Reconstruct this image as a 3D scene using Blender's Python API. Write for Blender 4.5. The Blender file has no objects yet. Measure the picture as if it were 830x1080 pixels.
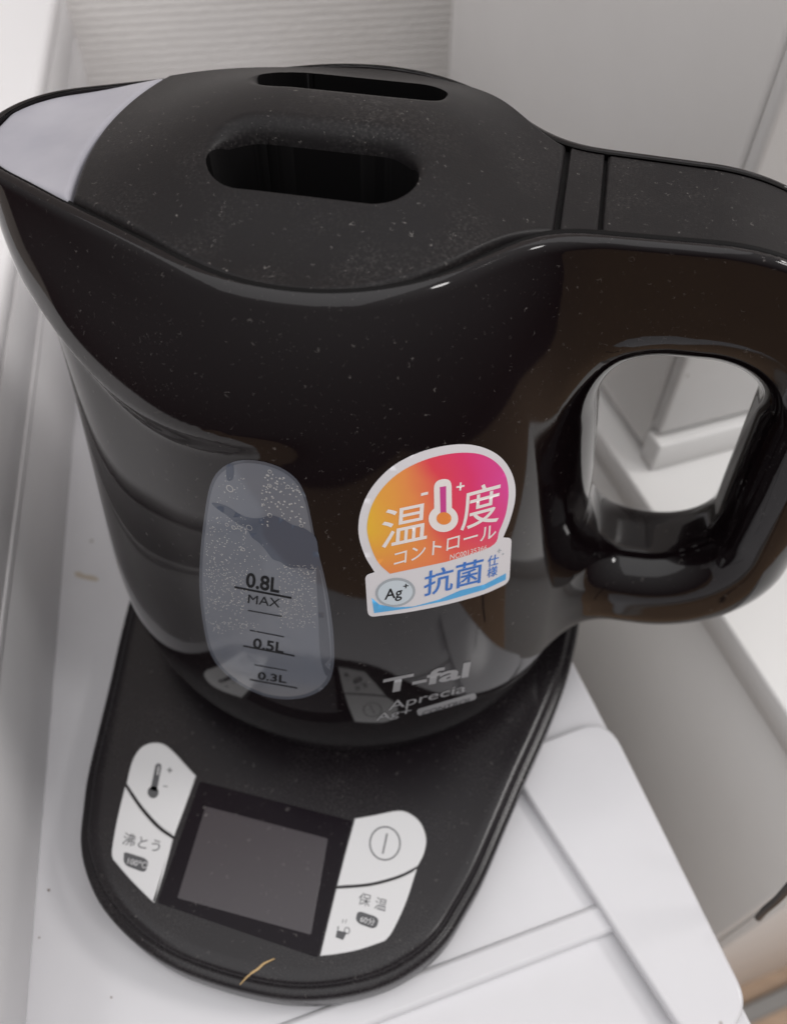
import bpy, bmesh, math, random
import numpy as np
from mathutils import Matrix, Vector

random.seed(7); RNG = np.random.default_rng(7)
S = 0.01                                    # the builders below work in centimetres
scene = bpy.context.scene
COL = scene.collection

# ------------------------------------------------------------------ camera
PX0, PY0, FPX = 415.0, 540.0, 891.07        # photo centre and focal length in photo pixels (830 x 1080)
CAM = np.array([4.4517, -16.5099, 27.0])
PITCH, YAW, ROLL = 0.90594, -0.19305, 0.00796
_cp, _sp, _cy, _sy = math.cos(PITCH), math.sin(PITCH), math.cos(YAW), math.sin(YAW)
FW = np.array([_sy*_cp, _cy*_cp, -_sp]); _rt = np.array([_cy, -_sy, 0.0]); _up = np.cross(_rt, FW)
RT = math.cos(ROLL)*_rt + math.sin(ROLL)*_up
UP = -math.sin(ROLL)*_rt + math.cos(ROLL)*_up
cd = bpy.data.cameras.new('camera'); cam = bpy.data.objects.new('camera', cd); COL.objects.link(cam)
M4 = Matrix(((RT[0], UP[0], -FW[0], CAM[0]*S), (RT[1], UP[1], -FW[1], CAM[1]*S), (RT[2], UP[2], -FW[2], CAM[2]*S), (0, 0, 0, 1)))
cam.matrix_world = M4
cd.sensor_fit = 'VERTICAL'; cd.sensor_height = 36.0; cd.lens = FPX/1080*36.0
cd.clip_start = 0.005; cd.clip_end = 50
cd.dof.use_dof = True; cd.dof.focus_distance = 0.183; cd.dof.aperture_fstop = 12.0
scene.camera = cam

# ------------------------------------------------------------------ room light
world = bpy.data.worlds.new('World'); scene.world = world; world.use_nodes = True
wn = world.node_tree.nodes; wl = world.node_tree.links
for n in list(wn): wn.remove(n)
wo = wn.new('ShaderNodeOutputWorld'); wb = wn.new('ShaderNodeBackground')
wtc = wn.new('ShaderNodeTexCoord'); wsep = wn.new('ShaderNodeSeparateXYZ'); wr = wn.new('ShaderNodeValToRGB'); wmr = wn.new('ShaderNodeMapRange')
wl.new(wtc.outputs['Generated'], wsep.inputs[0]); wl.new(wsep.outputs['Z'], wmr.inputs['Value'])
wmr.inputs['From Min'].default_value = -1; wmr.inputs['From Max'].default_value = 1
wl.new(wmr.outputs[0], wr.inputs[0]); wl.new(wr.outputs[0], wb.inputs[0]); wl.new(wb.outputs[0], wo.inputs[0])
wr.color_ramp.elements[0].position = 0.36; wr.color_ramp.elements[0].color = (0.082, 0.060, 0.062, 1)
_e = wr.color_ramp.elements.new(0.50); _e.color = (0.185, 0.172, 0.172, 1)
wr.color_ramp.elements[1].position = 0.78; wr.color_ramp.elements[1].color = (0.62, 0.61, 0.61, 1)
wb.inputs[1].default_value = 0.95

ld = bpy.data.lights.new('ceiling_lamp', 'AREA'); ld.shape = 'DISK'; ld.size = 0.40; ld.energy = 11.5; ld.color = (1.0, 0.972, 0.955)
lamp = bpy.data.objects.new('ceiling_lamp', ld); COL.objects.link(lamp)
lamp.location = (1.36, 0.36, 1.45)
lamp.rotation_euler = (Vector((0.0, 0.0, 0.05)) - lamp.location).to_track_quat('-Z', 'Y').to_euler()

l2 = bpy.data.lights.new('room_lamp', 'AREA'); l2.shape = 'DISK'; l2.size = 0.24; l2.energy = 3.6; l2.color = (1.0, 0.975, 0.96)
lamp2 = bpy.data.objects.new('room_lamp', l2); COL.objects.link(lamp2); lamp2.location = (1.20, -0.38, 1.40)
lamp2.rotation_euler = (Vector((0.0, 0.0, 0.05)) - lamp2.location).to_track_quat('-Z', 'Y').to_euler()
# added fill lamp for the unseen ceiling's bounce, brightening wall, appliance and container
cl = bpy.data.lights.new('ceiling_light', 'AREA'); cl.shape = 'RECTANGLE'; cl.size = 3.2; cl.size_y = 2.6; cl.energy = 27.0; cl.color = (0.995, 0.985, 1.0)
clo = bpy.data.objects.new('ceiling_light', cl); COL.objects.link(clo); clo.location = (-0.75, -0.75, 1.70)

scene.view_settings.view_transform = 'Standard'; scene.view_settings.look = 'None'
scene.view_settings.exposure = -0.10; scene.view_settings.gamma = 1.0
scene.view_settings.use_curve_mapping = False

# ------------------------------------------------------------------ helpers
def ray(px):
    px = np.atleast_2d(np.asarray(px, float)); d = (px - [PX0, PY0])/FPX
    D = FW + d[:, :1]*RT - d[:, 1:]*UP
    return D/np.linalg.norm(D, axis=1)[:, None]
def on_z(px, z):
    D = ray(px); t = (z - CAM[2])/D[:, 2]; return CAM + t[:, None]*D

def link(name, mesh, mat=None, parent=None, smooth=True):
    o = bpy.data.objects.new(name, mesh); COL.objects.link(o)
    if mat is not None: mesh.materials.append(mat)
    if parent is not None: o.parent = parent
    if smooth: mesh.polygons.foreach_set('use_smooth', [True]*len(mesh.polygons))
    return o
def pymesh(name, V, F):
    me = bpy.data.meshes.new(name); me.from_pydata([tuple(v) for v in (np.asarray(V)*S).tolist()], [], F); me.update(); return me
def bmmesh(name, bm, scale=True):
    if scale: bmesh.ops.scale(bm, vec=(S, S, S), verts=bm.verts)
    me = bpy.data.meshes.new(name); bm.to_mesh(me); bm.free(); me.update(); return me
def tag(o, label=None, cat=None, kind=None, group=None):
    if label: o['label'] = label
    if cat: o['category'] = cat
    if kind: o['kind'] = kind
    if group: o['group'] = group
    return o
def empty(name, loc=(0, 0, 0)):
    o = bpy.data.objects.new(name, None); COL.objects.link(o); o.location = [v*S for v in loc]; o.empty_display_size = 0.02
    return o
def child(o, parent):
    o.parent = parent
    o.matrix_parent_inverse = Matrix.Translation(parent.location).inverted() if parent.type == 'EMPTY' else Matrix()
    return o
def sharpen(o, deg=35):
    me = o.data
    bm = bmesh.new(); bm.from_mesh(me)
    for e in bm.edges:
        if len(e.link_faces) == 2 and e.calc_face_angle(0) > math.radians(deg): e.smooth = False
    bm.to_mesh(me); bm.free()
    return o

# ------------------------------------------------------------------ materials
def principled(name, color, rough=0.4, spec=0.5, **kw):
    m = bpy.data.materials.new(name); m.use_nodes = True
    b = m.node_tree.nodes['Principled BSDF']
    b.inputs['Base Color'].default_value = (*color, 1); b.inputs['Roughness'].default_value = rough
    b.inputs['Specular IOR Level'].default_value = spec
    for k, v in kw.items(): b.inputs[k].default_value = v
    return m
class NT:
    def __init__(s, m): s.m = m; s.n = m.node_tree.nodes; s.l = m.node_tree.links; s.b = s.n['Principled BSDF']
    def new(s, t, **kw):
        x = s.n.new(t)
        for k, v in kw.items(): setattr(x, k, v)
        return x
    def coords(s, scale=(1, 1, 1)):
        tc = s.new('ShaderNodeTexCoord'); mp = s.new('ShaderNodeMapping'); mp.inputs['Scale'].default_value = scale
        s.l.new(tc.outputs['Object'], mp.inputs['Vector']); return mp.outputs[0]
    def noise(s, vec, scale, detail=3, rough=0.5):
        x = s.new('ShaderNodeTexNoise'); x.inputs['Scale'].default_value = scale; x.inputs['Detail'].default_value = detail
        x.inputs['Roughness'].default_value = rough; s.l.new(vec, x.inputs['Vector']); return x
    def maprange(s, v, a, b, c=0.0, d=1.0):
        x = s.new('ShaderNodeMapRange'); x.inputs['From Min'].default_value = a; x.inputs['From Max'].default_value = b
        x.inputs['To Min'].default_value = c; x.inputs['To Max'].default_value = d; s.l.new(v, x.inputs['Value']); return x.outputs[0]
    def math(s, op, a, b=None):
        x = s.new('ShaderNodeMath', operation=op)
        for i, v in enumerate((a, b)):
            if v is None: continue
            if isinstance(v, (int, float)): x.inputs[i].default_value = v
            else: s.l.new(v, x.inputs[i])
        return x.outputs[0]
    def mix(s, fac, a, b):
        x = s.new('ShaderNodeMix', data_type='RGBA')
        for i, v in ((0, fac), (6, a), (7, b)):
            if isinstance(v, tuple): x.inputs[i].default_value = v if len(v) == 4 else (*v, 1)
            elif isinstance(v, (int, float)): x.inputs[i].default_value = v
            else: s.l.new(v, x.inputs[i])
        return x.outputs[2]
    def bump(s, h, strength, dist):
        x = s.new('ShaderNodeBump'); x.inputs['Strength'].default_value = strength; x.inputs['Distance'].default_value = dist
        s.l.new(h, x.inputs['Height']); s.l.new(x.outputs[0], s.b.inputs['Normal']); return x

def specks(t, scale, size, keep, vec=None):
    """mask of tiny dust grains: one in (1-keep) cells of a Voronoi lattice"""
    v = t.new('ShaderNodeTexVoronoi'); v.inputs['Scale'].default_value = scale; v.inputs['Randomness'].default_value = 1.0
    t.l.new(vec if vec is not None else t.coords(), v.inputs['Vector'])
    sep = t.new('ShaderNodeSeparateColor'); t.l.new(v.outputs['Color'], sep.inputs[0])
    near = t.maprange(v.outputs['Distance'], size, size*0.45)
    on = t.maprange(sep.outputs['Red'], keep, min(keep + 0.08, 1.0))
    return t.math('MULTIPLY', near, on)
def lint(t, scale, seed):
    """short curved hairs: thin iso-lines of a noise, shown only inside sparse Voronoi cells"""
    vec = t.coords(); mp = t.new('ShaderNodeMapping'); mp.inputs['Location'].default_value = (seed, seed*1.7, seed*0.3); t.l.new(vec, mp.inputs[0])
    n = t.noise(mp.outputs[0], scale*1.3, 1.5)
    line = t.maprange(t.math('ABSOLUTE', t.math('SUBTRACT', n.outputs[0], 0.5)), 0.020, 0.006)
    v = t.new('ShaderNodeTexVoronoi'); v.inputs['Scale'].default_value = scale; t.l.new(mp.outputs[0], v.inputs['Vector'])
    sep = t.new('ShaderNodeSeparateColor'); t.l.new(v.outputs['Color'], sep.inputs[0])
    g = t.math('MULTIPLY', t.maprange(v.outputs['Distance'], 0.34, 0.22), t.maprange(sep.outputs['Green'], 0.84, 0.9))
    return t.math('MULTIPLY', line, g)
def dusty(name, color, rough, spec, dust=(0.42, 0.39, 0.37), amount=1.0, fine=0.0, coat=0.0):
    m = principled(name, color, rough, spec); t = NT(m)
    base = t.coords()
    patch = t.maprange(t.noise(base, 46, 4, 0.6).outputs[0], 0.44, 0.66, 0.06, 1.0)
    a = specks(t, 760, 0.13, 0.72, base); b = specks(t, 1500, 0.20, 0.70, base)
    c = lint(t, 460, 3.1); d = lint(t, 760, 9.4)
    s1 = t.math('MULTIPLY', t.math('MAXIMUM', t.math('MULTIPLY', b, 0.55), a), patch)
    s2 = t.math('MULTIPLY', t.math('MAXIMUM', c, d), 0.7)
    mask = t.math('MULTIPLY', t.math('MAXIMUM', s1, s2), amount)
    if fine:
        film = t.math('MULTIPLY', t.maprange(t.noise(base, 1500, 2).outputs[0], 0.45, 0.75), t.math('MULTIPLY', patch, fine))
        mask = t.math('MAXIMUM', mask, film)
    t.l.new(t.mix(mask, color, dust), t.b.inputs['Base Color'])
    t.l.new(t.math('ADD', t.math('MULTIPLY', mask, 0.6), rough), t.b.inputs['Roughness'])
    return m, t

MAT = {}
MAT['gloss_black'], _t = dusty('gloss_black', (0.0050, 0.0029, 0.0036), 0.055, 0.38, amount=0.27)
MAT['matte_black'], _t = dusty('matte_black', (0.0092, 0.0080, 0.0086), 0.44, 0.19, amount=0.52, fine=0.06)
_t.bump(_t.noise(_t.coords(), 2600, 2).outputs[0], 0.12, 0.0002)
MAT['base_black'], _t = dusty('base_black', (0.0080, 0.0060, 0.0075), 0.27, 0.36, amount=0.28, fine=0.04)
_t.bump(_t.noise(_t.coords(), 2200, 2).outputs[0], 0.08, 0.0002)
MAT['slot_black'] = principled('slot_black', (0.0040, 0.0036, 0.0038), 0.6, 0.12)  # shade of slots, seams and lid gap put into the colour
MAT['frost'] = principled('spout_frost', (0.50, 0.49, 0.545), 0.33, 0.5)
_t = NT(MAT['frost']); _t.l.new(_t.mix(_t.maprange(_t.noise(_t.coords(), 60, 4).outputs[0], 0.35, 0.7), (0.375, 0.368, 0.405), (0.31, 0.305, 0.345)), _t.b.inputs['Base Color'])
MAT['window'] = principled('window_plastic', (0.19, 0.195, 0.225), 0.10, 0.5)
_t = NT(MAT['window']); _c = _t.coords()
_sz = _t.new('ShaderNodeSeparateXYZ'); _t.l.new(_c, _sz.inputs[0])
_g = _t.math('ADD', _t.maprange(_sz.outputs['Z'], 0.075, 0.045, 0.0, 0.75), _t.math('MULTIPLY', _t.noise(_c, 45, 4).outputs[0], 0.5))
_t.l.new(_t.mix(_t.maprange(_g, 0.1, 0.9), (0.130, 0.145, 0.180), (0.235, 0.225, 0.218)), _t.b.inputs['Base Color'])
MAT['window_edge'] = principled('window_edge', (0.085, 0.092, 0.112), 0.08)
MAT['water_dark'] = principled('water_band', (0.070, 0.082, 0.112), 0.08)  # dark refracted view through the window, put into the colour
MAT['bubble'] = principled('bubble', (0.36, 0.355, 0.35), 0.06, 0.9)
MAT['print_black'] = principled('print_black', (0.008, 0.008, 0.010), 0.5, 0.2)
MAT['print_grey'] = principled('print_silver', (0.26, 0.26, 0.27), 0.35)
MAT['sticker_white'] = principled('sticker_white', (0.74, 0.73, 0.76), 0.32)
MAT['print_white'] = principled('print_white', (0.86, 0.82, 0.80), 0.35)
MAT['print_blue'] = principled('print_blue', (0.045, 0.19, 0.60), 0.35)
MAT['print_sky'] = principled('print_sky', (0.09, 0.43, 0.80), 0.35)
MAT['print_badge'] = principled('print_badge', (0.40, 0.44, 0.48), 0.3)
MAT['print_pale'] = principled('print_pale', (0.62, 0.70, 0.76), 0.3)
MAT['print_orange'] = principled('print_orange', (0.85, 0.27, 0.06), 0.35)
MAT['print_magenta'] = principled('print_magenta', (0.62, 0.06, 0.30), 0.35)
MAT['key_white'], _t = dusty('key_white', (0.60, 0.595, 0.60), 0.34, 0.45, dust=(0.35, 0.33, 0.30), amount=0.25)
MAT['key_print'] = principled('key_print', (0.07, 0.07, 0.075), 0.4)
MAT['screen'], _t = dusty('screen', (0.040, 0.033, 0.038), 0.20, 0.45, amount=0.2)
MAT['panel'], _t = dusty('panel_gloss', (0.0055, 0.003, 0.0055), 0.20, 0.14, amount=0.35)
def whiteplastic(name, col, rough, var=0.04, bump=0.0):
    m = principled(name, col, rough, 0.45); t = NT(m); c = t.coords()
    lo = tuple(v*(1-var) for v in col)
    base = t.mix(t.maprange(t.noise(c, 14, 5, 0.6).outputs[0], 0.3, 0.7), lo, col)
    sp = specks(t, 55, 0.05, 0.80, c)
    t.l.new(t.mix(t.math('MULTIPLY', sp, 0.7), base, (0.18, 0.14, 0.10)), t.b.inputs['Base Color'])
    t.l.new(t.maprange(t.noise(c, 25, 4).outputs[0], 0.3, 0.7, rough*0.85, rough*1.2), t.b.inputs['Roughness'])
    if bump: t.bump(t.noise(c, 900, 3).outputs[0], bump, 0.0004)
    return m
MAT['lid_white'] = whiteplastic('lid_white', (0.64, 0.632, 0.652), 0.14, var=0.07)
MAT['unit_white'] = whiteplastic('unit_white', (0.72, 0.71, 0.70), 0.42, bump=0.05)
MAT['counter_white'] = whiteplastic('counter_white', (0.70, 0.69, 0.68), 0.38)
MAT['door_white'] = whiteplastic('door_white', (0.78, 0.765, 0.75), 0.45, bump=0.04)
MAT['box_white'] = principled('box_translucent', (0.74, 0.728, 0.735), 0.36, 0.45)
MAT['wood'] = principled('floor_wood', (0.38, 0.24, 0.14), 0.45)
_t = NT(MAT['wood']); _c = _t.coords((3, 40, 3))
_t.l.new(_t.mix(_t.maprange(_t.noise(_c, 3, 6, 0.6).outputs[0], 0.3, 0.7), (0.33, 0.21, 0.125), (0.43, 0.285, 0.18)), _t.b.inputs['Base Color'])
MAT['rubber'] = principled('dark_rubber', (0.03, 0.028, 0.03), 0.5)
MAT['rail'] = principled('grey_rail', (0.22, 0.21, 0.20), 0.5)
MAT['straw'] = principled('straw', (0.50, 0.34, 0.16), 0.6)
# ribbed wallpaper
MAT['paper'] = principled('wallpaper', (0.66, 0.63, 0.60), 0.75, 0.25)
_t = NT(MAT['paper']); _c = _t.coords()
_w = _t.new('ShaderNodeTexWave', wave_type='BANDS', bands_direction='Z'); _w.inputs['Scale'].default_value = 70.0; _w.inputs['Distortion'].default_value = 2.2
_w.inputs['Detail'].default_value = 3; _w.inputs['Detail Scale'].default_value = 2.5; _t.l.new(_c, _w.inputs['Vector'])
_n = _t.noise(_c, 260, 4)
_h = _t.math('ADD', _w.outputs['Fac'], _t.math('MULTIPLY', _n.outputs[0], 0.7))
_t.bump(_h, 0.42, 0.0009)
_t.l.new(_t.mix(_t.maprange(_h, 0.3, 1.4), (0.74, 0.71, 0.685), (0.83, 0.80, 0.775)), _t.b.inputs['Base Color'])
# sticker gradient print: uses the sticker's own flat print coordinates (UV)
def gradient_print(name):
    m = principled(name, (1, 0, 0), 0.30); t = NT(m)
    uv = t.new('ShaderNodeUVMap'); uv.uv_map = 'print'
    sp = t.new('ShaderNodeSeparateXYZ'); t.l.new(uv.outputs[0], sp.inputs[0])
    n = t.noise(uv.outputs[0], 2.2, 2)
    wob = t.math('MULTIPLY', t.math('SUBTRACT', n.outputs[0], 0.5), 0.18)
    d = t.math('ADD', t.math('ADD', t.math('MULTIPLY', sp.outputs['X'], 0.80), t.math('MULTIPLY', sp.outputs['Y'], 0.20)), wob)
    r = t.new('ShaderNodeValToRGB'); t.l.new(d, r.inputs[0]); e = r.color_ramp.elements
    e[0].position = 0.10; e[0].color = (0.86, 0.50, 0.05, 1); e[1].position = 0.95; e[1].color = (0.76, 0.065, 0.33, 1)
    x = e.new(0.36); x.color = (0.86, 0.30, 0.085, 1); x = e.new(0.54); x.color = (0.80, 0.065, 0.10, 1); x = e.new(0.74); x.color = (0.78, 0.045, 0.17, 1)
    low = t.maprange(sp.outputs['Y'], 0.35, 0.02)
    t.l.new(t.mix(t.math('MULTIPLY', low, 0.75), r.outputs[0], (0.86, 0.20, 0.09)), t.b.inputs['Base Color'])
    return m
MAT['gradient'] = gradient_print('sticker_gradient')

# ------------------------------------------------------------------ kettle body as one smooth implicit surface (cm)
def spline(xs, ys, n=3000):
    xs = np.asarray(xs, float); ys = np.asarray(ys, float); N = len(xs); h = np.diff(xs)
    A = np.eye(N); b = np.zeros(N)
    for i in range(1, N-1):
        A[i, i-1] = h[i-1]; A[i, i] = 2*(h[i-1]+h[i]); A[i, i+1] = h[i]
        b[i] = 6*((ys[i+1]-ys[i])/h[i] - (ys[i]-ys[i-1])/h[i-1])
    Mm = np.linalg.solve(A, b)
    X = np.linspace(xs[0], xs[-1], n); j = np.clip(np.searchsorted(xs, X)-1, 0, N-2)
    a = xs[j+1]-X; c = X-xs[j]; hh = h[j]
    Y = Mm[j]*a**3/(6*hh) + Mm[j+1]*c**3/(6*hh) + (ys[j]/hh - Mm[j]*hh/6)*a + (ys[j+1]/hh - Mm[j+1]*hh/6)*c
    return lambda q: np.interp(q, X, Y)
ZS = [1.5, 2.6, 3.6, 5.0, 7.8, 9.8, 11.8, 13.5, 14.8, 15.8, 16.6, 17.4, 18.2]
RA = spline(ZS, [6.75, 7.02, 7.22, 7.36, 7.28, 7.05, 6.70, 6.25, 5.83, 5.45, 5.08, 4.62, 4.10])
RX = spline(ZS, [6.80, 7.08, 7.30, 7.30, 6.92, 6.62, 6.22, 5.80, 5.45, 5.15, 4.88, 4.55, 4.20])
RB = spline(ZS, [6.70, 6.98, 7.18, 7.30, 7.12, 6.70, 6.00, 4.85, 3.70, 3.00, 2.55, 2.20, 2.00])
XT = spline(ZS, [0.30, 0.30, 0.32, 0.36, 0.45, 0.75, 1.40, 2.65, 4.02, 4.92, 5.50, 6.02, 6.30])
HTOP = 17.42
ZC = spline([0, 18, 35, 50, 68, 90, 180], [15.95, 15.24, 14.62, 14.38, 14.52, 14.9, 15.2])
def sstep(a, b, x):
    t = np.clip((x-a)/(b-a), 0, 1); return t*t*(3-2*t)
def smin(a, b, k):
    h = np.maximum(k-np.abs(a-b), 0)/k; return np.minimum(a, b) - h*h*k*0.25
def smax(a, b, k): return -smin(-a, -b, k)
def rho_table():
    """plan radius of the body for every direction and height: round at the foot, drawn out to a lip at the top;
    smoothed round the axis so that reflections flow without kinks"""
    zt = np.linspace(1.5, 18.2, 420); th = np.radians(np.arange(0, 180.01, 0.25)); TH, ZT = np.meshgrid(th, zt, indexing='ij')
    ra, rx, rb, h = RA(ZT), RX(ZT), RB(ZT), XT(ZT); b = np.clip((ra-rb)/h, -0.98, 0.98); a = np.sqrt(1-b*b)
    dx, dy = -np.cos(TH), np.sin(TH)                    # th = 0 at the spout, 180 at the handle
    lo = np.zeros_like(TH); hi = np.full_like(TH, 11.0)
    for _ in range(40):
        r = (lo+hi)/2; x, y = r*dx, r*dy; k = -b*y + a*(-x)
        left = np.where(k < 0, np.hypot(y, x)-ra, np.where(k > a*h, np.hypot(y, -x-h)-rb, a*y + b*(-x) - ra))
        f = np.where(x < 0, left, ra*(np.hypot(x/rx, y/ra)-1)); lo = np.where(f < 0, r, lo); hi = np.where(f < 0, hi, r)
    r = (lo+hi)/2; pad = 80; R_ = np.concatenate([r[pad:0:-1], r, r[-2:-pad-2:-1]], 0)
    kern = lambda sg: np.exp(-0.5*(np.arange(-60, 61)*0.25/sg)**2)
    def blur(Q, sg):
        kk = kern(sg); kk /= kk.sum(); out = np.zeros((Q.shape[0]-120, Q.shape[1]))
        for i, w_ in enumerate(kk): out += w_*Q[i:i+out.shape[0]]
        return out
    wide = blur(R_, 6.5)[20:-20]; fine = blur(R_, 2.2)[20:-20]
    t = sstep(14, 34, np.degrees(TH))                  # keep the lip's own roundness
    r = fine*(1-t) + wide*t
    g = np.gradient(r, th, axis=0); return r, 1/np.sqrt(1+(g/r)**2)
RHO, RNORM = rho_table()
def bilin(T, u, v):
    i = np.clip(u.astype(np.int64), 0, T.shape[0]-2); j = np.clip(v.astype(np.int64), 0, T.shape[1]-2); a = u-i; b = v-j
    return T[i, j]*(1-a)*(1-b) + T[i+1, j]*a*(1-b) + T[i, j+1]*(1-a)*b + T[i+1, j+1]*a*b
def f_round(x, y, z):
    th = np.degrees(np.arctan2(np.abs(y), -x)); u = th/0.25; v = (np.clip(z, 1.5, 18.2)-1.5)/(16.7/419)
    f = (np.hypot(x, y) - bilin(RHO, u, v))*bilin(RNORM, u, v)
    # styling crease under the pouring lip: an overhang above it, a step in below it, on the spout half only
    zc = ZC(th)
    amp = 1-sstep(42, 104, th)
    u = zc-z
    return f + amp*(0.20*sstep(0.0, 0.70, u)*(1-sstep(0.7, 11.8, u)) - 0.16*sstep(-2.2, -0.1, u)*(1-sstep(0.0, 0.70, u)))
def rbox2(px, pz, x0, x1, z0, z1, r):
    cx, cz, hx, hz = (x0+x1)/2, (z0+z1)/2, (x1-x0)/2, (z1-z0)/2
    qx = np.abs(px-cx)-hx+r; qz = np.abs(pz-cz)-hz+r
    return np.minimum(np.maximum(qx, qz), 0) + np.hypot(np.maximum(qx, 0), np.maximum(qz, 0)) - r
def f_handle(x, y, z):
    zz = z + 0.03*(x-8)
    outer = rbox2(x, zz, 1.0, 13.1, 3.22, 27.0, 3.8)
    lean = 0.06*(z-10)
    hole = rbox2(x+lean, z, 6.30, 10.48, 6.40, 14.05, 1.75)
    d2 = smax(outer, -hole, 0.3)
    r = 1.32
    hw = 1.80 - 0.055*np.clip(x-5.5, 0, 8) + 0.10*sstep(12, 5, z)
    wx, wy = d2+r, np.abs(y)-hw+r
    return np.minimum(np.maximum(wx, wy), 0) + np.hypot(np.maximum(wx, 0), np.maximum(wy, 0)) - r
XB, RBEND = 7.8, 5.2
def f_top(x, z):
    bend = np.hypot(x-XB, z-(HTOP-RBEND))-RBEND
    return np.where(x > XB, np.where(z > HTOP-RBEND, bend, x-XB-RBEND), z-HTOP)
def f_shell(x, y, z): return smin(f_round(x, y, z), f_handle(x, y, z), 1.5)
def f_kettle(x, y, z):
    g = f_shell(x, y, z); t = f_top(x, z)
    f = smax(smax(g, t, 0.23), 2.45-z, 0.7)
    rec = smax(g+0.25, -(t+0.55), 0.06)
    return smax(f, -rec, 0.10)
def surface_nets(f, xs, ys, zs):
    Z = np.empty((len(xs), len(ys), len(zs)), np.float32)
    Yg, Zg = np.meshgrid(ys, zs, indexing='ij')
    for i in range(0, len(xs), 16):
        X3 = xs[i:i+16, None, None]*np.ones((1,)+Yg.shape)
        Z[i:i+16] = f(X3, np.broadcast_to(Yg, X3.shape), np.broadcast_to(Zg, X3.shape))
    neg = Z < 0
    cnt = np.zeros(tuple(n-1 for n in Z.shape), np.int8)
    for a in (0, 1):
        for b in (0, 1):
            for c in (0, 1):
                cnt += neg[a:a+cnt.shape[0], b:b+cnt.shape[1], c:c+cnt.shape[2]]
    act = (cnt > 0) & (cnt < 8)
    idx = -np.ones(act.shape, np.int64); I, J, K = np.nonzero(act); idx[I, J, K] = np.arange(len(I))
    P = np.zeros((len(I), 3)); W = np.zeros(len(I))
    corner = lambda a, b, c: (Z[I+a, J+b, K+c], np.stack([xs[I+a], ys[J+b], zs[K+c]], 1))
    cs = {(a, b, c): corner(a, b, c) for a in (0, 1) for b in (0, 1) for c in (0, 1)}
    for p in cs:
        for ax in range(3):
            if p[ax] == 0:
                q = list(p); q[ax] = 1; q = tuple(q)
                v0, p0 = cs[p]; v1, p1 = cs[q]
                m = (v0 < 0) != (v1 < 0); t = np.where(m, v0/np.where(m, v0-v1, 1), 0)
                P += np.where(m[:, None], p0+(p1-p0)*t[:, None], 0); W += m
    P /= W[:, None]
    for it in range(5):
        e = 0.004; fv = f(P[:, 0], P[:, 1], P[:, 2])
        G = np.stack([(f(P[:, 0]+e*(a == 0), P[:, 1]+e*(a == 1), P[:, 2]+e*(a == 2)) - f(P[:, 0]-e*(a == 0), P[:, 1]-e*(a == 1), P[:, 2]-e*(a == 2)))/(2*e) for a in range(3)], 1)
        st = (fv/np.maximum((G**2).sum(1), 0.05))[:, None]*G
        L = np.linalg.norm(st, axis=1)[:, None]; st *= np.minimum(1, 0.05/np.maximum(L, 1e-9))
        P -= st*(0.9 if it else 0.6)
    faces = []
    for ax in range(3):
        sl0 = [slice(None)]*3; sl1 = [slice(None)]*3; sl0[ax] = slice(0, -1); sl1[ax] = slice(1, None)
        n0 = neg[tuple(sl0)]; n1 = neg[tuple(sl1)]; ch = n0 != n1
        A, B, C = np.nonzero(ch); b, c = [(1, 2), (2, 0), (0, 1)][ax]
        g = [A, B, C]
        ok = (g[b] > 0) & (g[c] > 0) & (g[b] < act.shape[b]) & (g[c] < act.shape[c])
        g = [q[ok] for q in g]; flip = n1[g[0], g[1], g[2]]
        def at(db, dc):
            h = [q.copy() for q in g]; h[b] -= db; h[c] -= dc; return idx[h[0], h[1], h[2]]
        q = np.stack([at(1, 1), at(0, 1), at(0, 0), at(1, 0)], 1)
        q[flip] = q[flip][:, ::-1]
        faces.append(q)
    return P, np.concatenate(faces)
def np_mesh(name, P, Q):
    me = bpy.data.meshes.new(name); me.vertices.add(len(P)); me.vertices.foreach_set('co', (P*S).ravel().astype(np.float32))
    n = Q.shape[1]
    me.loops.add(Q.size); me.loops.foreach_set('vertex_index', Q.ravel().astype(np.int32))
    me.polygons.add(len(Q)); me.polygons.foreach_set('loop_start', np.arange(0, Q.size, n, dtype=np.int32))
    me.update(calc_edges=True); me.validate(); return me
def f_body(x, y, z): return smax(f_shell(x, y, z), f_top(x, z), 0.23)
def hit(px, f=f_body):
    """where the pixel's ray meets the kettle's side"""
    D = ray(px); t = np.full(len(D), 6.0)
    for _ in range(220):
        P = CAM + t[:, None]*D; t += np.clip(f(P[:, 0], P[:, 1], P[:, 2])*0.55, -0.3, 0.6)
    return CAM + t[:, None]*D
def normals(P, f=f_body, e=0.01):
    G = np.stack([f(P[:, 0]+e*(a == 0), P[:, 1]+e*(a == 1), P[:, 2]+e*(a == 2)) - f(P[:, 0]-e*(a == 0), P[:, 1]-e*(a == 1), P[:, 2]-e*(a == 2)) for a in range(3)], 1)
    return G/np.linalg.norm(G, axis=1)[:, None]

kettle = empty('electric_kettle', (0, 0, 2.45))
tag(kettle, 'glossy black electric kettle with matte lid, side water window and round colourful sticker', 'kettle')
def kpart(name, mesh, mat, parent=None, smooth=True):
    o = link(name, mesh, mat, None, smooth)
    if parent is None: child(o, kettle)
    else: o.parent = parent
    return o
gx = np.arange(-8.7, 13.5, 0.072); gy = np.arange(-7.7, 7.75, 0.072)
gz = np.concatenate([np.arange(2.1, 3.2, 0.085), np.arange(3.2, 16.6, 0.12), np.arange(16.6, 17.7, 0.05)])
P_, Q_ = surface_nets(f_kettle, gx, gy, gz)
body = kpart('body', np_mesh('body', P_, Q_), MAT['gloss_black'])

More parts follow.
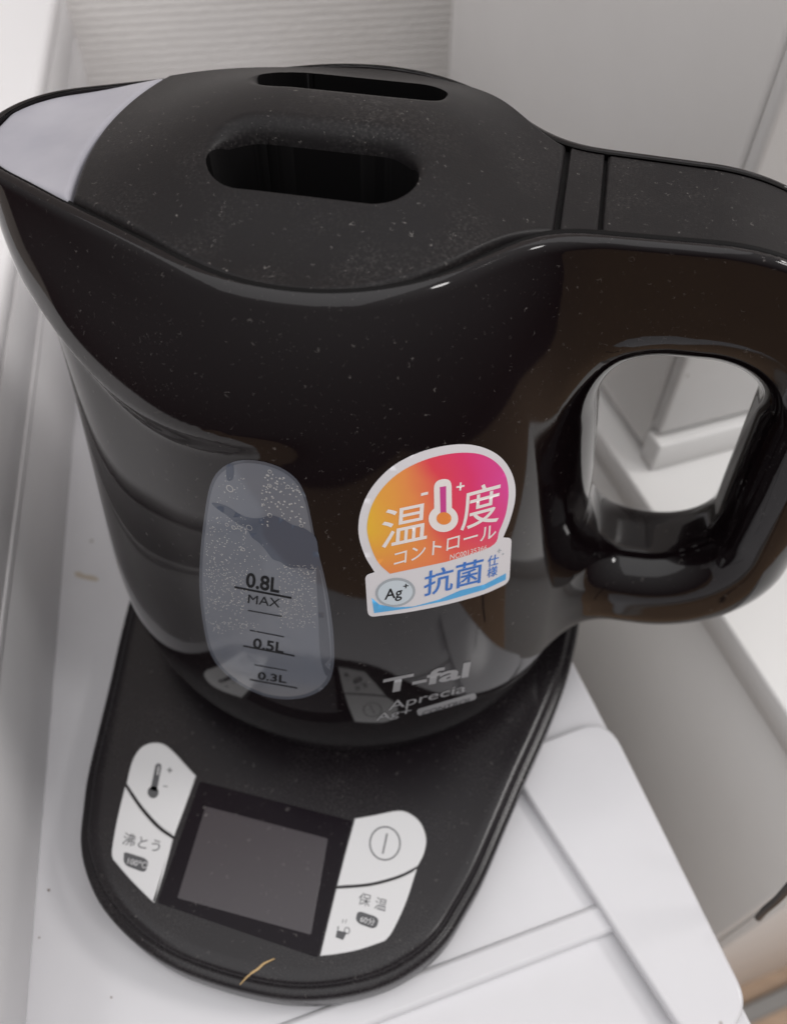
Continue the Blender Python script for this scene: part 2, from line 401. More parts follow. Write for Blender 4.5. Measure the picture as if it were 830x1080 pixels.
# ---- lid, hinge cover, handle cover and spout flap share the outline of the shell's top
def top_z(x):
    x = np.asarray(x, float); d = np.clip(x-XB, 0, RBEND-0.02); return HTOP - (RBEND - np.sqrt(RBEND**2-d*d))
def half_w(x, inset):
    x = np.asarray(x, float); zt = top_z(x)-0.25; lo = np.zeros_like(x); hi = np.full_like(x, 7.0)
    for _ in range(36):
        m = (lo+hi)/2; inside = f_shell(x, m, zt) < -inset; lo = np.where(inside, m, lo); hi = np.where(inside, hi, m)
    return lo
INS = 0.325
tipx = -8.25
_x = np.linspace(-8.4, -7.0, 600); _w = half_w(_x, INS); tipx = float(_x[np.argmax(_w > 0)])
SLX, SLY, SLH, SLR = -0.12, 1.55, 1.26, 0.90
def slot_s(x, y):
    ax = np.abs(x-SLX); ay = np.abs(y); side = sstep(SLY+0.35, SLY-0.72, ay)      # side: 1 towards the grip bar
    s_ = np.hypot(np.maximum(ax-SLH, 0), ay-SLY)-SLR
    return s_, side, -s_ - 0.26*side                            # outline, side, distance inside the deep opening
def slot_drop(x, y):
    s_, side, inner = slot_s(x, y)
    lipw = 0.06 + 0.36*side; lip = np.clip((lipw*0.42 - s_)/lipw, 0, 1)
    d = -(0.04 + 0.40*side)*(1-np.sqrt(np.maximum(0, 1-lip**2)))
    return d - 2.4*np.clip(inner/0.06, 0, 1)
def slot_snap(X, Y):
    for tgt, lo, hi in ((0.0, -0.016, 0.03), (0.06, 0.03, 0.076)):
        for _ in range(3):
            i0 = slot_s(X, Y)[2]; e = 1e-3
            gx_ = (slot_s(X+e, Y)[2]-slot_s(X-e, Y)[2])/(2*e); gy_ = (slot_s(X, Y+e)[2]-slot_s(X, Y-e)[2])/(2*e)
            g2 = np.maximum(gx_**2+gy_**2, 0.2)
            m = (i0 > lo) & (i0 < hi)
            st = np.where(m, (tgt-i0)/g2, 0)
            X = X+st*gx_; Y = Y+st*gy_
    return X, Y
def lid_z(x, y):
    w = half_w(x, INS) if np.ndim(x) else half_w(np.array([x]), INS)[0]
    gx_ = sstep(-6.9, -1.0, x)*sstep(5.0, 1.2, x)
    v = np.clip(np.abs(y)/4.36, 0, 1)
    return top_z(x) - 0.03 + 1.25*gx_*(1-v**2)**1.75 + 0.0*w
def strip_mesh(name, xs_of_v, xe, nu, nv, ins=INS, zoff=0.0, dome=True, slots=False, edge=0.13, skirt=0.45, tipcos=False, endcap=True):
    v = np.sin(np.linspace(-np.pi/2, np.pi/2, nv)) if not slots else np.linspace(-1, 1, nv)
    u = np.linspace(0, 1, nu)
    if tipcos: u = 1-np.cos(u*np.pi/2)
    U, Vv = np.meshgrid(u, v, indexing='ij')
    xs = xs_of_v(Vv); X = xs + (xe(Vv)-xs)*U
    Wd = half_w(X.ravel(), ins).reshape(X.shape); Y = Vv*Wd
    if slots: X, Y = slot_snap(X, Y)
    Zt = (lid_z(X, Y) if dome else top_z(X)-0.03) + zoff
    if slots: Zt = Zt + slot_drop(X, Y)
    ed = (1-np.abs(Vv))*Wd
    eu = np.minimum((X-xs), (xe(Vv)-X)); 
    ee = np.minimum(ed, eu) if endcap else ed
    q = np.clip(1-ee/edge, 0, 1); Zt = Zt - edge*(1-np.sqrt(1-q*q*0.96))
    G = np.stack([X, Y, Zt], -1)
    P = G.reshape(-1, 3); F = []
    id_ = np.arange(nu*nv).reshape(nu, nv)
    Q = np.stack([id_[:-1, :-1], id_[1:, :-1], id_[1:, 1:], id_[:-1, 1:]], -1).reshape(-1, 4)
    loop = np.concatenate([id_[0, :], id_[1:, -1], id_[-1, -2::-1], id_[-2:0:-1, 0]])
    low = P[loop].copy(); low[:, 2] -= skirt
    li = len(P)+np.arange(len(loop)); nx = np.roll(np.arange(len(loop)), -1)
    Q2 = np.stack([loop, loop[nx], li[nx], li], 1)
    return np_mesh(name, np.concatenate([P, low]), np.concatenate([Q, Q2]))
arc = lambda v: -5.32 + 0.42*v**2
lid = kpart('lid', strip_mesh('lid', lambda v: arc(v)+0.05, lambda v: 4.70+0*v, 380, 330, slots=True), MAT['matte_black'])
lid.data.materials.append(MAT['slot_black'])  # blacker than the lid: the slots' shade is painted in
_co = np.empty(len(lid.data.vertices)*3); lid.data.vertices.foreach_get('co', _co); _co = _co.reshape(-1, 3)/S
_in = slot_s(_co[:, 0], _co[:, 1])[2]
for p in lid.data.polygons:
    if _in[list(p.vertices)].mean() > 0.001 and abs(p.center[1]) < 0.03: p.material_index = 1
hinge = kpart('hinge_cover', strip_mesh('hinge_cover', lambda v: 4.80+0*v, lambda v: 5.54+0*v, 30, 60, dome=True, edge=0.05), MAT['matte_black'])
grip = kpart('handle_cover', strip_mesh('handle_cover', lambda v: 5.62+0*v, lambda v: 12.6+0*v, 120, 60, dome=False, edge=0.07), MAT['matte_black'])
flap = kpart('spout_flap', strip_mesh('spout_flap', lambda v: tipx-0.04+0*v, lambda v: arc(v)-0.03, 80, 60, ins=0.262, zoff=-0.045, edge=0.16, tipcos=True), MAT['frost'])
kpart('hinge_gasket', strip_mesh('hinge_gasket', lambda v: 4.55+0*v, lambda v: 5.75+0*v, 12, 40, zoff=-0.13, edge=0.02, skirt=0.2), MAT['slot_black'])  # added black filler that paints the shade inside the open seams
for o in (lid, hinge, grip, flap): sharpen(o, 50)
def gap_ribbon_mesh():
    t = np.linspace(0, 1, 260); x = np.concatenate([tipx+0.03+(1-np.cos(t[:90]/t[89]*np.pi/2))*1.6, np.linspace(tipx+1.64, 12.4, 330)])
    wi, wo = half_w(x, np.where(x > -5.05, INS+0.02, 0.285)), half_w(x, 0.235); z = top_z(x)-0.004
    ring = lambda w, dz: np.concatenate([np.stack([x, w, z+dz], 1)[::-1], np.stack([x, -w, z+dz], 1)])
    A = ring(wo, -0.03); B = ring((wo*0.8+wi*0.2), 0.0); C = ring(wi, 0.0); n = len(A)
    V = np.concatenate([A, B, C]); j = np.arange(n-1)
    return np_mesh('lid_seal', V, np.concatenate([np.stack([j, j+1, j+1+n, j+n], 1), np.stack([j+n, j+1+n, j+1+2*n, j+2*n], 1)]))
kpart('lid_seal', gap_ribbon_mesh(), MAT['slot_black'])  # added dark ribbon standing for the shaded gap round the lid

# ------------------------------------------------------------------ printed and inlaid pieces, laid on a surface
def poly_bm(pts):
    bm = bmesh.new(); vs = [bm.verts.new((p[0], p[1], 0)) for p in pts]
    f = bm.faces.new(vs); return bm
def cut_grid(bm, step):
    xs = [v.co.x for v in bm.verts]; ys = [v.co.y for v in bm.verts]
    for ax, lo, hi in ((0, min(xs), max(xs)), (1, min(ys), max(ys))):
        k = math.ceil(lo/step)*step
        while k < hi:
            no = (1, 0, 0) if ax == 0 else (0, 1, 0); co = (k, 0, 0) if ax == 0 else (0, k, 0)
            bmesh.ops.bisect_plane(bm, geom=bm.verts[:]+bm.edges[:]+bm.faces[:], plane_co=co, plane_no=no)
            k += step
    bmesh.ops.triangulate(bm, faces=bm.faces[:])
    return bm
_tc = {}
def text_bm(s, weight=0.0):
    """flat glyph mesh, baseline at y=0, size 1, centred in x"""
    key = (s, weight)
    cu = bpy.data.curves.new('t', 'FONT'); cu.body = s; cu.size = 1.0; cu.align_x = 'CENTER'; cu.offset = weight; cu.resolution_u = 4
    o = bpy.data.objects.new('t', cu); COL.objects.link(o)
    dg = bpy.context.evaluated_depsgraph_get(); dg.update()
    me = o.evaluated_get(dg).to_mesh(); bm = bmesh.new(); bm.from_mesh(me)
    o.evaluated_get(dg).to_mesh_clear(); bpy.data.objects.remove(o); bpy.data.curves.remove(cu)
    return bm
def place(bm, o, ux, uy):
    for v in bm.verts:
        a, b = v.co.x, v.co.y; v.co.x = o[0]+a*ux[0]+b*uy[0]; v.co.y = o[1]+a*ux[1]+b*uy[1]
    return bm
def merge(*bms):
    me = bpy.data.meshes.new('tmp'); out = bmesh.new()
    for b in bms: b.to_mesh(me); out.from_mesh(me); b.free()
    bpy.data.meshes.remove(me); return out
def lay(name, bm, mat, parent, surf, off, step=6, uv=None):
    """photo-plane outline -> piece lying on the surface (surf: 'kettle' or a height in cm)"""
    if step: cut_grid(bm, step)
    px = np.array([(v.co.x, v.co.y) for v in bm.verts])
    if isinstance(surf, str):
        P = hit(px); N = normals(P); P = P + N*off
    else:
        P = on_z(px, surf+off)
    for v, p in zip(bm.verts, P): v.co = p
    vd = (P.mean(0)-CAM)
    bm.normal_update()
    s = sum((f.normal.dot(Vector(vd)) for f in bm.faces))
    if s > 0: bmesh.ops.reverse_faces(bm, faces=bm.faces[:])
    lay_uv = None
    if uv is not None:
        L = bm.loops.layers.uv.new('print'); bm.verts.index_update()
        for f in bm.faces:
            for l in f.loops:
                x, y = px[l.vert.index]; l[L].uv = ((x-uv[0])/(uv[2]-uv[0]), (uv[3]-y)/(uv[3]-uv[1]))
    me = bmmesh(name, bm); o = link(name, me, mat, None, True)
    if parent.type == 'EMPTY': child(o, parent)
    else: o.parent = parent
    return o
def smooth_poly(pts, n=8, closed=True):
    P = np.array(pts, float); N = len(P); out = []
    for i in range(N):
        p0, p1, p2, p3 = P[i-1], P[i], P[(i+1) % N], P[(i+2) % N]
        for k in range(n):
            t = k/n; out.append(0.5*((2*p1)+(-p0+p2)*t+(2*p0-5*p1+4*p2-p3)*t*t+(-p0+3*p1-3*p2+p3)*t**3))
    return [tuple(q) for q in out]
def round_poly(pts, r, n=5):
    """polygon with each corner rounded by r (scalar or list)"""
    P = [np.array(p, float) for p in pts]; N = len(P); out = []
    rs = r if isinstance(r, (list, tuple)) else [r]*N
    for i in range(N):
        a, b, c = P[i-1], P[i], P[(i+1) % N]; u = a-b; w = c-b
        lu, lw = np.linalg.norm(u), np.linalg.norm(w); d = min(rs[i], lu*0.48, lw*0.48)
        p, q = b+u/lu*d, b+w/lw*d
        for k in range(n+1):
            t = k/n; out.append(tuple((1-t)**2*p + 2*t*(1-t)*b + t*t*q))
    return out
def disc(c, rx, ry=None, n=28, rot=0.0):
    ry = ry or rx; cr, sr = math.cos(rot), math.sin(rot)
    return [(c[0]+rx*math.cos(a)*cr-ry*math.sin(a)*sr, c[1]+rx*math.cos(a)*sr+ry*math.sin(a)*cr) for a in np.linspace(0, 2*math.pi, n, endpoint=False)]
def bar(a, b, w):
    a, b = np.array(a, float), np.array(b, float); d = (b-a)/np.linalg.norm(b-a); n = np.array([-d[1], d[0]])*w/2
    return [tuple(a+n), tuple(b+n), tuple(b-n), tuple(a-n)]
def ring_bm(c, rx, ry, w, n=36, rot=0.0):
    o = disc(c, rx, ry, n, rot); i = disc(c, rx-w, ry-w, n, rot); bm = bmesh.new()
    vo = [bm.verts.new((*p, 0)) for p in o]; vi = [bm.verts.new((*p, 0)) for p in i]
    for k in range(n): bm.faces.new((vo[k], vo[(k+1) % n], vi[(k+1) % n], vi[k]))
    return bm

# ---- water window
WIN = smooth_poly([(246, 487), (275, 486), (305, 498), (322, 521), (333, 570), (345, 620), (352, 670), (351, 708), (338, 728), (310, 737), (277, 733), (245, 716), (223, 690), (213, 645), (211, 600), (216, 545), (225, 505)], 5)
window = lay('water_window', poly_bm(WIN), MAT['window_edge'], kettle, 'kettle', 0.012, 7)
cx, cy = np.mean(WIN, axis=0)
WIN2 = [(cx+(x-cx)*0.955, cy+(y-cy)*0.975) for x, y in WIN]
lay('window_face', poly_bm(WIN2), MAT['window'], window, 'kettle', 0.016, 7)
lay('water', poly_bm(smooth_poly([(224, 530), (233, 531), (243, 535), (252, 541), (263, 545.5), (275, 546), (286, 543), (297, 546), (309, 553), (320, 556), (333, 566), (336, 582), (338, 600), (330, 601), (318, 598), (306, 598), (296, 592), (288, 589), (281, 580), (274, 572), (266, 566), (260, 556), (250, 551), (240, 543), (231, 537)], 3)), MAT['water_dark'], window, 'kettle', 0.020, 7)  # refracted dark look inside the window, painted as thin pieces
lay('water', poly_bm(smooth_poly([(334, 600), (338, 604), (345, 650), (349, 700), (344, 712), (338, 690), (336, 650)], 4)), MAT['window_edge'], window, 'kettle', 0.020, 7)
lay('water', poly_bm(smooth_poly([(240, 490), (247, 491), (246, 505), (240, 505)], 4)), MAT['water_dark'], window, 'kettle', 0.020, 7)
def level(name, s, o, ux, uy, wt=0.012): lay(name, place(text_bm(s, wt), o, ux, uy), MAT['print_black'], window, 'kettle', 0.024, 5)
level('level_text', '0.8L', (277, 621), (20.5, 3.9), (1.5, -21.0), 0.022)
level('level_text', 'MAX', (278, 637.5), (16.0, 2.3), (1.2, -13.0), 0.0)
level('level_text', '0.5L', (283, 685), (18.8, 3.2), (1.2, -14.5), 0.02)
level('level_text', '0.3L', (287, 717.5), (17.6, 2.6), (1.0, -10.8), 0.02)
for a, b, w in (((248, 618.5), (308, 630), 2.0), ((262, 643), (298, 649.5), 1.0), ((264, 664), (300, 671), 1.0), ((257, 680.5), (311, 691), 1.5), ((269, 700.5), (303, 706.5), 0.9), ((264, 716), (314, 725), 1.3)):
    lay('level_line', poly_bm(bar(a, b, w)), MAT['print_black'], window, 'kettle', 0.024, 7)
# air bubbles clinging behind the window: too many and small to pick apart
def bubble_cloud():
    pts = []
    def inside(x, y):
        c = False; n = len(WIN2)
        for i in range(n):
            (x1, y1), (x2, y2) = WIN2[i], WIN2[i-1]
            if (y1 > y) != (y2 > y) and x < (x2-x1)*(y-y1)/(y2-y1)+x1: c = not c
        return c
    areas = [((276, 500), (322, 560), 130, 1.1), ((218, 545), (262, 665), 330, 0.8), ((295, 595), (334, 662), 260, 0.8), ((262, 570), (300, 600), 30, 0.7), ((225, 655), (275, 668), 50, 0.8), ((230, 500), (260, 535), 30, 0.7), ((215, 600), (262, 640), 120, 0.8)]
    for (x0, y0), (x1, y1), n, r in areas:
        for _ in range(n):
            x, y = random.uniform(x0, x1), random.uniform(y0, y1)
            if 283 < x and 545 < y < 594 and y > 545+(x-283)*0.30: continue
            if inside(x, y): pts.append((x, y, r*random.uniform(0.45, 1.15)))
    for x, y, r in ((243, 515, 4.2), (263.5, 556, 3.6), (257, 579, 2.4), (285, 497, 2.0), (285, 543, 2.6), (318, 554, 2.2), (304, 513, 2.2), (240, 553, 2.2), (247, 556, 2.6), (253, 556, 2.4), (285, 512, 2.2)): pts.append((x, y, r))
    C = np.array([(p[0], p[1]) for p in pts]); R = np.array([p[2] for p in pts])
    P = hit(C); N = normals(P); sc = 0.0225                    # cm per photo pixel at the window
    V, F = [], []
    for p, n, r in zip(P, N, R):
        a = np.cross(n, [0, 0, 1.0]); a /= np.linalg.norm(a); b = np.cross(n, a); r = r*sc; k = 8
        ringq = [(1.0, 0.014), (0.86, 0.024), (0.68, 0.014)] if r > 0.04 else [(1.0, 0.014), (0.55, 0.022)]
        b0 = len(V)
        for rr, hh in ringq:
            for j in range(k):
                t = 2*math.pi*j/k; V.append(p + n*(hh) + (a*math.cos(t)+b*math.sin(t))*r*rr)
        for q in range(len(ringq)-1):
            for j in range(k): F.append((b0+q*k+j, b0+q*k+(j+1) % k, b0+(q+1)*k+(j+1) % k, b0+(q+1)*k+j))
        if r <= 0.04: F.append(tuple(b0+k+j for j in range(k)))
    return pymesh('air_bubbles', V, F)
bub = link('air_bubbles', bubble_cloud(), MAT['bubble']); bub.parent = window; bub['kind'] = 'stuff'

# ---- sticker
STK = smooth_poly([(378, 559), (380, 541), (389, 518), (406, 498), (430, 482), (458, 472), (486, 468), (510, 471), (529, 482), (541, 500), (543.5, 522), (541, 545), (533, 566)], 6, True)
# outer outline: round top, wider label foot
top_arc = [(395, 603), (385, 586), (378.5, 565), (379, 545), (385, 526), (396, 508.5), (413, 492), (434, 480), (458, 472), (484, 468.2), (505, 470.5), (523, 478.5), (535, 491), (542, 508), (542.5, 527), (537, 549), (530, 566.5)]
foot = round_poly([(530, 566.5), (539, 567), (536.5, 614), (512, 626), (470, 637.5), (430, 645.5), (388, 650.5), (385, 606), (395, 603)], [1, 6, 7, 20, 20, 20, 7, 7, 1], 5)
def open_smooth(pts, n=6):
    P = np.array(pts, float); P = np.vstack([2*P[0]-P[1], P, 2*P[-1]-P[-2]]); out = []
    for i in range(1, len(P)-2):
        p0, p1, p2, p3 = P[i-1], P[i], P[i+1], P[i+2]
        for k in range(n):
            t = k/n; out.append(tuple(0.5*((2*p1)+(-p0+p2)*t+(2*p0-5*p1+4*p2-p3)*t*t+(-p0+3*p1-3*p2+p3)*t**3)))
    out.append(tuple(P[-2])); return out
outline = open_smooth(top_arc) + foot[6:-6]
sticker = lay('sticker', poly_bm(outline), MAT['sticker_white'], kettle, 'kettle', 0.016, 7)
inner = open_smooth([(411, 604.5), (399, 593), (391, 576), (387, 558), (389.5, 540), (397, 523), (409, 508), (424, 496), (444, 486), (466, 479.5), (488, 477), (507, 479), (522, 487), (532, 500), (535.5, 518), (533, 540), (526, 559), (517, 576), (470, 592)])
grad = lay('sticker_print', poly_bm(inner), MAT['gradient'], sticker, 'kettle', 0.020, 7, uv=(387, 477, 536, 605))
def stext(name, s, o, ux, uy, mat, wt=0.01): return lay(name, place(text_bm(s, wt), o, ux, uy), MAT[mat], sticker, 'kettle', 0.025, 5)
stext('sticker_lettering', '\u6e29', (425.5, 570.0), (52, -11.0), (3.0, -45), 'print_white', 0.004)
stext('sticker_lettering', '\u5ea6', (505, 550.5), (43, -11.5), (3.5, -47), 'print_white', 0.004)
stext('sticker_lettering', '\u30b3\u30f3\u30c8\u30ed\u30fc\u30eb', (467.5, 580.8), (18.4, -5.2), (1.3, -18.0), 'print_white', 0.008)
stext('sticker_lettering', 'NC00135366', (493, 584.5), (7.2, -1.9), (0.6, -7.6), 'print_white', 0.0)
stext('sticker_lettering', '-', (447, 525), (26, -6), (1, -22), 'print_white', 0.02)
stext('sticker_lettering', '+', (484.5, 518.5), (17, -3), (1, -17), 'print_white', 0.015)
# thermometer: white stem and bulb, coloured column inside
lay('thermometer_mark', merge(poly_bm(round_poly([(457.5, 546), (457, 506), (475.5, 503.5), (476, 542)], [1, 9, 9, 1])), poly_bm(disc((467, 546.5), 15.5, 14.0))), MAT['print_white'], sticker, 'kettle', 0.0245, 7)
lay('thermometer_column', poly_bm([(464, 544), (463.2, 513), (469.8, 512), (470, 543)]), MAT['print_magenta'], sticker, 'kettle', 0.0275, 7)
lay('thermometer_bulb', poly_bm(disc((467.5, 546.0), 7.8, 6.6)), MAT['print_orange'], sticker, 'kettle', 0.0285, 7)
# silver-ion label in the foot
lay('sticker_wave', poly_bm([(392, 630), (400, 637), (416, 640), (436, 639), (462, 632), (485, 622), (510, 616), (533, 604), (532.5, 611), (510, 621.5), (470, 633), (430, 641), (394.5, 646)]), MAT['print_sky'], sticker, 'kettle', 0.020, 7)
lay('silver_badge', poly_bm(disc((416.8, 624.0), 21.0, 15.2, 32, -0.12)), MAT['print_badge'], sticker, 'kettle', 0.023, 7)
lay('silver_badge', poly_bm(disc((416.6, 624.2), 18.4, 12.8, 32, -0.12)), MAT['print_pale'], sticker, 'kettle', 0.026, 7)
lay('sticker_lettering', place(text_bm('Ag', 0.012), (414.5, 630.0), (16.5, -2.8), (1.0, -15.5)), MAT['print_black'], sticker, 'kettle', 0.029, 5)
lay('sticker_lettering', place(text_bm('+', 0.015), (427.5, 620.5), (11, -1.5), (0.5, -9.5)), MAT['print_black'], sticker, 'kettle', 0.029, 5)
stext('sticker_lettering', '\u6297\u83cc', (477.5, 618.5), (32, -8.0), (1.8, -28), 'print_blue', 0.009)
stext('sticker_lettering', '\u4ed5', (519.0, 595.2), (12.0, -3.2), (1.0, -12.6), 'print_blue', 0.008)
stext('sticker_lettering', '\u69d8', (518.2, 606.8), (11.2, -3.2), (0.8, -11.6), 'print_blue', 0.008)
stext('sticker_lettering', '+', (525.5, 583.5), (9, -2), (0.6, -9), 'print_badge', 0.01)
stext('sticker_lettering', '+', (529.5, 585.5), (5, -1), (0.4, -5), 'print_badge', 0.01)

# ---- silver maker lettering low on the body
def logo(s, o, ux, uy, wt): return lay('silver_lettering', place(text_bm(s, wt), o, ux, uy), MAT['print_grey'], kettle, 'kettle', 0.010, 5)
logo('T-fal', (449, 722), (51, -10.5), (3.5, -21.5), 0.03)
logo('Aprecia', (450, 739), (26.2, -6.4), (2.6, -13), 0.004)
logo('Ag+', (415, 756), (22.5, -4.6), (3.0, -10.5), 0.004)
lay('silver_lettering', poly_bm(round_poly([(439, 748), (501, 730), (502.5, 737), (441, 755)], 3.2)), MAT['print_grey'], kettle, 'kettle', 0.009, 7)
lay('silver_lettering', place(text_bm('CONTROL', 0.004), (470.8, 746.6), (11.0, -3.2), (1.4, -6.0)), MAT['print_black'], kettle, 'kettle', 0.013, 5)

# ------------------------------------------------------------------ power base with control panel
BROT = math.radians(-2.5)
half = [(7.95, 0.0), (7.86, -1.6), (7.68, -2.9), (7.33, -4.5), (6.95, -6.0), (6.60, -7.5), (6.22, -9.1), (5.88, -10.1), (5.52, -11.0), (5.02, -11.7), (4.25, -12.4), (3.25, -12.95), (2.05, -13.35), (0.8, -13.52)]
back = [(7.95*math.cos(a), 7.95*math.sin(a)) for a in np.linspace(0, math.pi, 25)][1:]
rim = [(x, y) for x, y in half][::-1] + back + [(-x, y) for x, y in half[1:]]
rim = smooth_poly(rim, 4)
def rot(p): c, s = math.cos(BROT), math.sin(BROT); return (p[0]*c-p[1]*s, p[0]*s+p[1]*c)
def offset_poly(P, d):
    P = np.array(P); t = np.roll(P, -1, 0)-np.roll(P, 1, 0); t /= np.linalg.norm(t, axis=1)[:, None]
    n = np.stack([-t[:, 1], t[:, 0]], 1)                     # inward for a counter-clockwise outline
    return P + n*d
base = empty('power_base', (0, 0, 0))
tag(base, 'black kettle power base with white control buttons and small grey display', 'power base')
def loft(name, rings, cap_top=True, cap_bot=True):
    n = len(rings[0]); V = np.concatenate([np.c_[np.array(r)[:, :2], np.full(n, z) if np.ndim(z) == 0 else z] for r, z in rings_z(rings)]) if False else None
def loft_mesh(name, P0, prof, cap=True):
    """closed outline swept through (inset, z) steps, capped at both ends"""
    V = []; n = len(P0)
    if cap: prof = list(prof)+[(prof[-1][0]+0.012, prof[-1][1])]
    for ins, z in prof:
        R = offset_poly(P0, ins); V += [(x, y, z) for x, y in R]
    F = []
    for k in range(len(prof)-1):
        for j in range(n): F.append((k*n+j, k*n+(j+1) % n, (k+1)*n+(j+1) % n, (k+1)*n+j))
    if cap: F.append(tuple(range(n))[::-1]); F.append(tuple((len(prof)-1)*n+j for j in range(n)))
    return pymesh(name, V, F)
rimw = [rot(p) for p in rim]
if sum(rimw[i-1][0]*rimw[i][1]-rimw[i][0]*rimw[i-1][1] for i in range(len(rimw))) < 0: rimw = rimw[::-1]
BT = 1.80
housing = child(sharpen(link('housing', loft_mesh('housing', rimw, [(0.5, 0.10), (0.16, 0.12), (0.04, 0.24), (0.0, 0.45), (0.0, 1.30), (0.03, 1.42), (0.09, 1.49), (0.20, 1.52), (0.27, 1.53), (0.30, 1.60), (0.33, 1.71), (0.40, 1.77), (0.52, 1.795), (0.7, BT)]), MAT['base_black']), 60), base)
seat = [(6.75*math.cos(a), 6.75*math.sin(a)) for a in np.linspace(0, 2*math.pi, 96, endpoint=False)]
child(link('kettle_seat', loft_mesh('kettle_seat', seat, [(0.0, BT-0.05), (0.08, BT+0.1), (0.20, BT+0.4), (0.32, BT+0.58), (0.5, BT+0.648)]), MAT['base_black']), base)
for a in (40, 140, 220, 320):
    ft = [(0.7*math.cos(t)+6*math.cos(math.radians(a)), 0.7*math.sin(t)+6*math.sin(math.radians(a))) for t in np.linspace(0, 2*math.pi, 20, endpoint=False)]
    child(link('foot', loft_mesh('foot', ft, [(0, 0.0), (0, 0.2)]), MAT['rubber']), base)
def slab(name, px, z0, z1, mat, bev=0.05, parent=base):
    """raised piece whose outline is read off the photograph at the panel's height"""
    P = on_z(px, z1)[:, :2]
    if np.sum(P[:, 0]*np.roll(P[:, 1], -1)-np.roll(P[:, 0], -1)*P[:, 1]) < 0: P = P[::-1]
    P = [tuple(p) for p in P]
    o = sharpen(link(name, loft_mesh(name, P, [(0, z0), (0, z1-bev), (bev*0.3, z1-bev*0.3), (bev, z1)]), mat), 60)
    return child(o, parent) if parent.type == 'EMPTY' else setattr(o, 'parent', parent) or o
KZ = BT+0.06
panel = slab('display_panel', round_poly([(211, 824), (372, 866), (335, 1010), (166, 952)], 3), BT-0.05, BT+0.012, MAT['panel'], 0.012)
scr = slab('display', round_poly([(217, 850), (346, 884), (328, 986), (187, 947)], 2), BT-0.05, BT+0.02, MAT['screen'], 0.01, panel)
KL1 = open_smooth([(133.5, 826), (139, 804), (147, 790), (158, 783.5), (172, 784), (184, 793), (195, 805), (207, 818)], 4) + open_smooth([(207, 818), (196, 848), (183.5, 881.5)], 2)[1:] + open_smooth([(183.5, 881.5), (168, 870), (150, 850), (133.5, 826)], 4)[1:-1]
KL2 = open_smooth([(132, 829), (124, 862), (118, 896), (119, 906)], 3) + open_smooth([(119, 906), (138, 928), (160, 950), (163, 951)], 3)[1:] + open_smooth([(163, 951), (173, 920), (182.5, 884.5)], 2)[1:] + open_smooth([(182.5, 884.5), (166, 873), (148, 853), (132, 829)], 4)[1:-1]
KR1 = open_smooth([(374, 863), (396, 859), (420, 854.5), (433, 858), (444, 868), (449.5, 884), (447, 900), (440.5, 913)], 4) + open_smooth([(440.5, 913), (420, 923), (390, 931), (355.5, 934)], 4)[1:] + [(364, 900)]
KR2 = open_smooth([(354.5, 937), (390, 934), (420, 926), (439.5, 916.5)], 4) + open_smooth([(439.5, 916.5), (428, 952), (414, 982), (406, 992)], 3)[1:] + open_smooth([(406, 992), (380, 1001), (355, 1006), (337.5, 1008)], 3)[1:] + [(346, 972)]
k1 = slab('button', KL1, BT-0.05, KZ, MAT['key_white'], 0.035); k2 = slab('button', KL2, BT-0.05, KZ, MAT['key_white'], 0.035)
k3 = slab('button', KR1, BT-0.05, KZ, MAT['key_white'], 0.035); k4 = slab('button', KR2, BT-0.05, KZ, MAT['key_white'], 0.035)
# dark recess round each pair of keys
def inflate(P, d):
    P = np.array(P, float)
    if np.sum(P[:, 0]*np.roll(P[:, 1], -1)-np.roll(P[:, 0], -1)*P[:, 1]) < 0: P = P[::-1]
    return [tuple(p) for p in offset_poly(P, -d)]
def kprint(bm, key, mat='key_print', off=0.004, name='button_mark', step=0): return lay(name, bm, MAT[mat], key, KZ, off, step)
kprint(merge(ring_bm((0, 0), 1, 1, 0.1)) if False else poly_bm(disc((161.8, 835.5), 5.8, 6.4)), k1)
kprint(poly_bm(round_poly([(159.0, 833), (164.2, 807), (167.0, 804.5), (170.0, 806), (170.6, 809), (165.5, 835)], [1, 2, 2, 2, 2, 1])), k1)
kprint(poly_bm([(165.6, 817), (167.2, 808), (168.4, 808), (167, 817.5)]), k1, 'key_white', 0.007)
kprint(merge(poly_bm(bar((176.5, 812), (182, 812.8), 1.2)), poly_bm(bar((179.6, 809.4), (179, 815.2), 1.2))), k1)
kprint(poly_bm(bar((172.5, 829), (177, 829.6), 1.1)), k1)
kprint(place(text_bm('\u6cb8\u3068\u3046', 0.004), (149.5, 894), (14.0, 3.2), (3.6, -14.0)), k2)
kprint(poly_bm(round_poly([(131, 899), (134, 899), (153, 905), (157, 909), (154, 919), (150, 919.5), (134, 913.5), (130.5, 909)], 4)), k2)
kprint(place(text_bm('100\u2103', 0.0), (143.8, 913.2), (8.2, 2.2), (2.2, -8.4)), k2, 'key_white', 0.008)
kprint(ring_bm((406, 889.5), 16.6, 18.2, 1.5, 40), k3)
kprint(poly_bm(bar((408.3, 879), (403.6, 900.5), 1.6)), k3)
kprint(place(text_bm('\u4fdd', 0.0), (383.5, 954), (13.0, 3.4), (3.2, -14.0)), k4)
kprint(place(text_bm('\u6e29', 0.0), (400.5, 959), (13.0, 3.4), (3.2, -14.0)), k4)
kprint(poly_bm(round_poly([(377, 962), (381, 961.5), (396, 966.5), (399.5, 970), (397.5, 977.5), (393, 979.5), (379, 974.5), (375, 970)], 4)), k4)
kprint(place(text_bm('60\u5206', 0.0), (387.0, 974), (7.8, 2.2), (2.0, -8.2)), k4, 'key_white', 0.008)
kprint(poly_bm([(355.5, 981), (365.8, 983.5), (361.8, 991.5), (354.0, 988.5)]), k4)
